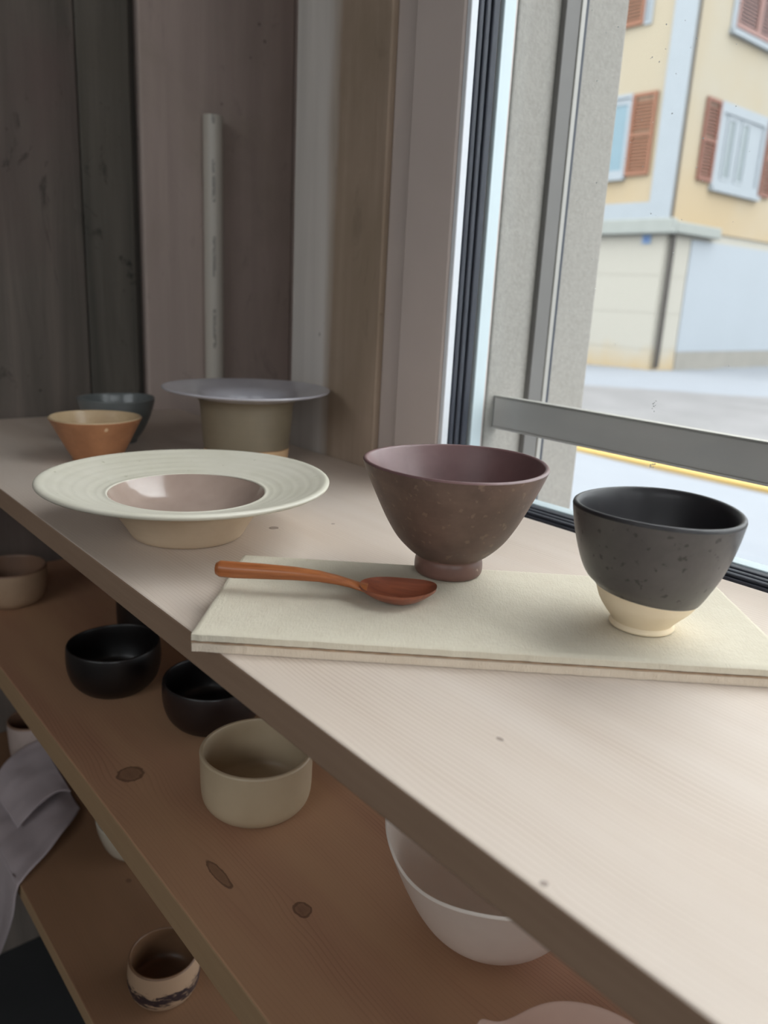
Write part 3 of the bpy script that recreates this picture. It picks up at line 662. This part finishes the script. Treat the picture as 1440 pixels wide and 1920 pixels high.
# plastic pipe standing at the back wall
s = NT('white_plastic_pipe'); x_ = s.xyz()
zz = s.math('FRACT', s.math('MULTIPLY', x_['Z'], 9.0)); dash = s.math('MULTIPLY', s.math('LESS_THAN', zz, 0.55), s.math('LESS_THAN', s.math('ABSOLUTE', s.math('ADD', x_['X'], 0.0065)), 0.0022))
jit = s.math('GREATER_THAN', s.noise(s.mapping((300, 1, 120)), 1.0, 2), 0.42)
front = s.math('LESS_THAN', x_['Y'], 0.0)
s.col(s.mix(s.math('MULTIPLY', s.math('MULTIPLY', dash, jit), s.math('MULTIPLY', front, 0.5)), lin((196, 190, 180)), lin((70, 64, 60)))); s.rough(0.4); m_pipe = s.m
bm = bmesh.new(); n = 32; ro, ri = 0.077*U, 0.062*U; zt = (1.235-FZ)*U
rings = [[bm.verts.new((r*math.cos(2*math.pi*k/n), r*math.sin(2*math.pi*k/n), z)) for k in range(n)] for r, z in ((ri, 0), (ro, 0), (ro, zt-0.001), (ro-0.001, zt), (ri, zt))]
for a, b in zip(rings, rings[1:]+rings[:1]):
    for k in range(n): bm.faces.new((a[k], a[(k+1) % n], b[(k+1) % n], b[k]))
po = link('plastic_pipe', bm, m_pipe, smooth=True, auto=40, loc=P(3.19, 5.94, FZ)); tag(po, 'upright off-white plastic pipe against the dark back wall behind the vessel', 'pipe')

# ------------------------------------------------------------------ the street
GZm = -1.2
asph = mat_plain('slushy_asphalt', (112, 110, 111), 0.8, var=0.14, scale=1.6, bump=0.3, bscale=9)
snow = mat_plain('snow', (114, 118, 124), 0.9, var=0.03, scale=1.5, bump=0.4, bscale=5)
g0 = box('ground', M_(0.82, -40, GZm-0.3), M_(80, 60, GZm), asph); st(g0)
def snowfield(name, label, inside, x0, x1, y0, y1, h, nx, ny, seed, slope=0.25, skip=None):
    bm = bmesh.new(); g = {}
    for i in range(nx+1):
        for j in range(ny+1):
            x = x0+(x1-x0)*i/nx; y = y0+(y1-y0)*j/ny
            d = inside(x, y)
            z = GZm + max(-0.02, min(h, d*slope)) + (0.03*noise.noise(Vector((x*0.9, y*0.9, seed)))+0.012*noise.noise(Vector((x*3, y*3, seed))) if d > 0 else 0)
            g[i, j] = bm.verts.new(M_(x, y, z))
    for i in range(nx):
        for j in range(ny):
            if skip and skip(x0+(x1-x0)*(i+0.5)/nx, y0+(y1-y0)*(j+0.5)/ny): continue
            bm.faces.new((g[i, j], g[i+1, j], g[i+1, j+1], g[i, j+1]))
    for v_ in [v_ for v_ in bm.verts if not v_.link_faces]: bm.verts.remove(v_)
    o = link(name, bm, snow, smooth=True); tag(o, label, 'snow', kind='stuff'); return o
snowfield('snow_cover', 'smooth white snow on the ground just outside the window', lambda x, y: min(5.42-x, 9), 0.93, 5.5, -8, 14, 0.05, 46, 80, 1)
def bank(x, y):
    pts = [(8.8, 14), (9.7, 8.6), (10.2, 7.3), (11.7, 5.4), (15, 3.9), (34, 3.0)]
    best = 1e9; ins = False
    for (ax, ay), (bx, by) in zip(pts, pts[1:]):
        t = max(0, min(1, ((x-ax)*(bx-ax)+(y-ay)*(by-ay))/((bx-ax)**2+(by-ay)**2)))
        qx, qy = ax+(bx-ax)*t, ay+(by-ay)*t; dd = math.hypot(x-qx, y-qy)
        if dd < best: best = dd; cr_ = (bx-ax)*(y-ay)-(by-ay)*(x-ax); ins = cr_ > 0
    return best if ins else -best
snowfield('snow_bank', 'bank of ploughed snow along the foot of the yellow house', bank, 8.5, 34.1, 2.7, 14.1, 0.09, 128, 57, 4, 0.12, skip=lambda x, y: x > 12.9 and y > 7.9)
yk = box('yellow_road_line', M_(5.48, -30, GZm), M_(5.72, 40, GZm+0.03), mat_plain('yellow_line', (172, 144, 82), 0.8, var=0.05, scale=3)); tag(yk, 'pale yellow painted line on the ground beyond the guard bar', 'road marking')

# ------------------------------------------------------------------ the house across the street
HX, HY = 12.9, 7.9
stucco = NT('yellow_stucco'); cc = stucco.mix(stucco.ramp(stucco.noise(stucco.tc.outputs['Object'], 0.5, 4), [(0.4, G(0)), (0.6, G(1))]), lin((156, 148, 132)), lin((156, 140, 112)))
zs = stucco.xyz()['Z']
cc = stucco.mix(stucco.ramp(stucco.math('MULTIPLY', stucco.math('SUBTRACT', zs, ZC+1.2), 0.5), [(0.2, (232, 208, 160)), (0.75, (228, 218, 198))]), lin((228, 212, 180)), cc, 'MULTIPLY') if False else stucco.mix(0.55, cc, stucco.ramp(stucco.math('MULTIPLY', stucco.math('SUBTRACT', zs, ZC+1.2), 0.4), [(0.0, (160, 138, 106)), (0.9, (150, 144, 132))]))
stucco.col(cc); stucco.rough(0.9); stucco.bump(stucco.noise(stucco.tc.outputs['Object'], 60, 3), 0.05, 0.002); stucco = stucco.m
base_m = NT('cream_ground_floor'); zb = base_m.xyz()['Z']
nb = base_m.noise(base_m.mapping((1.5, 1.5, 0.8)), 1.6, 4)
cb = base_m.mix(base_m.ramp(base_m.math('ADD', base_m.math('MULTIPLY', base_m.math('SUBTRACT', zb, ZC+GZm), 1.0), base_m.math('MULTIPLY', base_m.math('SUBTRACT', nb, 0.5), 0.5)), [(0.05, G(1)), (0.55, G(0))]), lin((156, 152, 143)), lin((160, 141, 110)))
base_m.col(cb); base_m.rough(0.9); base_m = base_m.m
trimw = mat_plain('white_blue_trim', (142, 148, 154), 0.7, var=0.02, scale=4)
ledge_m = mat_plain('ledge_grey_white', (140, 143, 139), 0.8, var=0.04, scale=5)
shut_l = mat_plain('shutter_terracotta', (134, 90, 68), 0.7, var=0.05, scale=6); shut_r = mat_plain('shutter_brick_brown', (126, 84, 70), 0.7, var=0.06, scale=6)
shut_p = mat_plain('shutter_faded_pink', (146, 112, 105), 0.7, var=0.06, scale=6)
pane_b = mat_plain('pane_blue', (110, 134, 145), 0.15, var=0.05, scale=2); pane_d = mat_plain('pane_grey_green', (102, 113, 116), 0.15, var=0.06, scale=2)
garage_m = mat_plain('garage_panel_bluish', (144, 150, 157), 0.6, var=0.02, scale=1)
stone_m = mat_plain('plinth_grey', (136, 132, 125), 0.9, var=0.06, scale=3)
dark_m = mat_plain('downpipe_dark', (66, 60, 56), 0.6, var=0.1, scale=8)
house = empty('yellow_house', M_(HX, HY, GZm)); tag(house, 'pale yellow house with reddish shutters across the snowy street', 'house')
def hbox(name, a, b, m, par=house, bev=0.0):
    off = par.location if par is house else Vector(par.location)+house.location
    bm = bmesh.new(); addbox(bm, M_(*a)-off, M_(*b)-off, bev); return link(name, bm, m, par)
# stucco walls keep world-sized grain: origin at the house corner
# object-space heights in the two wall materials assume world coordinates
def wbox(name, a, b, m):
    bm = bmesh.new(); addbox(bm, M_(*a), M_(*b), 0); o = link(name, bm, m, house); o.location = -house.location; return o
wbox('upper_wall', (HX, HY, 1.35), (26, 17, 8.2), stucco)
wbox('ground_floor_wall', (HX+0.03, HY+0.03, GZm-0.1), (26, 17, 1.3495), base_m)
hbox('roof', (HX-0.6, HY-0.6, 8.2), (26.5, 17.5, 8.5), dark_m)
# corner pilaster, band and ledge
hbox('corner_pilaster', (HX-0.04, HY+0.0, 1.75), (HX-0.001, HY+0.42, 8.19), trimw)
hbox('base_band', (HX-0.05, HY-0.0, 1.47), (HX-0.001, 16.9, 1.749), trimw)
hbox('ledge', (HX-0.14, HY-0.14, 1.22), (HX+0.0295, 16.9, 1.469), ledge_m, bev=0.02)
hbox('ledge', (HX+0.031, HY-0.14, 1.24), (14.45, HY-0.0005, 1.43), ledge_m, bev=0.02)
def cyl(name, x, y, z0, z1, r, m):
    bm = bmesh.new(); n = 12; o = house.location
    A = [bm.verts.new(M_(x+r*math.cos(2*math.pi*k/n), y+r*math.sin(2*math.pi*k/n), z0)-o) for k in range(n)]; B = [bm.verts.new(v.co+Vector((0, 0, z1-z0))) for v in A]
    for k in range(n): bm.faces.new((A[k], A[(k+1) % n], B[(k+1) % n], B[k]))
    bm.faces.new(A[::-1]); bm.faces.new(B); return link(name, bm, m, house, smooth=True, auto=40)
cyl('downpipe', HX+0.12, HY-0.048, GZm+0.14, 1.235, 0.045, dark_m)
cyl('downpipe', HX+0.03, HY-0.02, 1.47, 8.19, 0.018, dark_m)
# facing blocks of the ground floor, courses told apart by thin joints
def courses(face):
    zsj = [GZm, -0.75, -0.11, 0.53, 1.215]
    for i, (z0, z1) in enumerate(zip(zsj, zsj[1:])):
        if face == 'L':
            for y0, y1 in ((HY+0.05, 9.3), (9.31, 11.2), (11.21, 13.2)): wb2('facing_block', (HX+0.012, y0, z0+0.0015), (HX+0.0295, y1, z1-0.0015))
        else:
            wb2('facing_block', (HX+0.18, HY+0.012, z0+0.0015), (13.70, HY+0.0295, z1-0.0015))
def wb2(name, a, b):
    bm = bmesh.new(); addbox(bm, M_(*a), M_(*b), 0.004, 1); o = link(name, bm, base_m, house); o.location = -house.location; return o
courses('L'); courses('R')
hbox('garage_panel', (13.72, HY+0.001, -0.78), (19.0, HY+0.029, 1.19), garage_m)
hbox('plinth', (13.72, HY+0.0005, GZm-0.05), (22, HY+0.029, -0.785), stone_m)
# shutters: a frame with its own slats; ax = axis along the facade
def shutter(ax, a0, a1, z0, z1, m):
    d0 = 0.045; name = 'shutter'
    o = empty(name); o.parent = house
    if ax == 'Y': o.location = M_(HX-0.006, a0, z0)-house.location; ex, en = Vector((0, 1, 0)), Vector((-1, 0, 0))
    else: o.location = M_(a0, HY-0.006, z0)-house.location; ex, en = Vector((1, 0, 0)), Vector((0, -1, 0))
    W_, H_ = a1-a0, z1-z0
    def sb(nm, u0, u1, v0, v1, n0, n1, mesh=None):
        bm = bmesh.new(); A = ex*u0+en*n0+Vector((0, 0, v0)); B = ex*u1+en*n1+Vector((0, 0, v1)); addbox(bm, A, B, 0); return link(nm, bm, m, o)
    sb('stile', 0, 0.05, 0, H_, 0, d0); sb('stile', W_-0.05, W_, 0, H_, 0, d0)
    sb('crossbar', 0.05, W_-0.05, 0, 0.06, 0, d0); sb('crossbar', 0.05, W_-0.05, H_-0.06, H_, 0, d0); sb('crossbar', 0.05, W_-0.05, H_/2-0.03, H_/2+0.03, 0, d0)
    me = None; z = 0.07
    while z < H_-0.11:
        if not (H_/2-0.085 < z < H_/2+0.03):
            if me is None:
                bm = bmesh.new()
                vs = [ex*0.05+en*0.004, ex*0.05+en*0.036, ex*(W_-0.05)+en*0.036, ex*(W_-0.05)+en*0.004]
                lo = [bm.verts.new(v+Vector((0, 0, 0 if i in (1, 2) else 0.032))) for i, v in enumerate(vs)]; hi = [bm.verts.new(v.co+Vector((0, 0, 0.012))) for v in lo]
                bm.faces.new(lo); bm.faces.new(hi[::-1])
                for i in range(4): bm.faces.new((lo[i], lo[(i+1) % 4], hi[(i+1) % 4], hi[i]))
                s0 = link('slat', bm, m, o); me = s0.data; s0.location = (0, 0, z)
            else:
                s1 = bpy.data.objects.new('slat', me); C.objects.link(s1); s1.parent = o; s1.location = (0, 0, z)
        z += 0.055
    return o
def frame(ax, a0, a1, z0, z1, panes, fw=0.1, pane_m=pane_d, sill=True):
    f = None; bm = bmesh.new(); o = house.location
    def bx_(u0, u1, v0, v1, n0, n1):
        if ax == 'Y': addbox(bm, M_(HX-n0, u0, v0)-o, M_(HX-n1, u1, v1)-o)
        else: addbox(bm, M_(u0, HY-n0, v0)-o, M_(u1, HY-n1, v1)-o)
    bx_(a0, a0+fw, z0, z1, -0.02, 0.03); bx_(a1-fw, a1, z0, z1, -0.02, 0.03); bx_(a0+fw, a1-fw, z0, z0+fw, -0.02, 0.03); bx_(a0+fw, a1-fw, z1-fw*1.4, z1, -0.02, 0.03)
    bx_(a0+fw, a1-fw, z0+fw, z1-fw*1.4, -0.02, 0.002)
    f = link('window_frame', bm, trimw, house)
    for (u0, u1, v0, v1) in panes:
        bm = bmesh.new(); bx_(u0, u1, v0, v1, 0.0025, 0.01); link('pane', bm, pane_m, f)
        bm = bmesh.new()
        for q_ in ((u0-0.05, u0, v0-0.05, v1+0.05), (u1, u1+0.05, v0-0.05, v1+0.05), (u0, u1, v0-0.05, v0), (u0, u1, v1, v1+0.05)): bx_(*q_, 0.0025, 0.022)
        link('sash', bm, trimw, f)
    if sill:
        bm = bmesh.new(); bx_(a0-0.02, a1+0.02, z0-0.08, z0-0.001, -0.02, 0.09); link('sill', bm, trimw, f)
    return f
# side facing the camera's left
shutter('Y', 8.43, 8.90, 2.20, 3.52, shut_l); shutter('Y', 9.95, 10.42, 2.20, 3.52, shut_l)
frame('Y', 8.92, 9.93, 2.22, 3.54, [(9.0, 9.38, 2.31, 3.38), (9.47, 9.85, 2.31, 3.38)], 0.04, pane_b)
shutter('Y', 8.89, 9.36, 4.60, 5.95, shut_l); shutter('Y', 10.4, 10.87, 4.60, 5.95, shut_l)
frame('Y', 8.74, 8.885, 4.58, 6.0, [], 0.04, pane_b, False); frame('Y', 9.38, 10.38, 4.62, 5.98, [(9.46, 9.84, 4.71, 5.85), (9.93, 10.3, 4.71, 5.85)], 0.04, pane_b)
# side facing the street
shutter('X', 13.51, 13.98, 2.16, 3.47, shut_r); shutter('X', 15.77, 16.24, 2.14, 3.47, shut_r)
frame('X', 14.0, 15.75, 2.12, 3.49, [(14.36, 14.58, 2.30, 3.24), (14.86, 15.08, 2.30, 3.24)], 0.12)
frame('X', 13.93, 15.72, 4.58, 6.1, [], 0.14, pane_d); shutter('X', 14.07, 14.82, 4.63, 5.95, shut_p); shutter('X', 14.83, 15.58, 4.63, 5.95, shut_p)
# small blue sign
sg = empty('street_sign', M_(HX-0.001, 8.30, 1.135)); tag(sg, 'tiny blue plate on the house wall below the ledge', 'sign')
bm = bmesh.new(); addbox(bm, (-0.012, -0.085, -0.075), (0, 0.085, 0.075), 0.004); link('plate', bm, mat_plain('sign_pale_blue', (106, 130, 160), 0.5, var=0.02), sg)
bm = bmesh.new(); addbox(bm, (-0.016, -0.05, -0.014), (-0.0125, 0.05, 0.014), 0); addbox(bm, (-0.0165, -0.014, -0.05), (-0.0161, 0.014, 0.05), 0); link('emblem', bm, mat_plain('sign_deep_blue', (36, 74, 138), 0.5, var=0.02), sg)
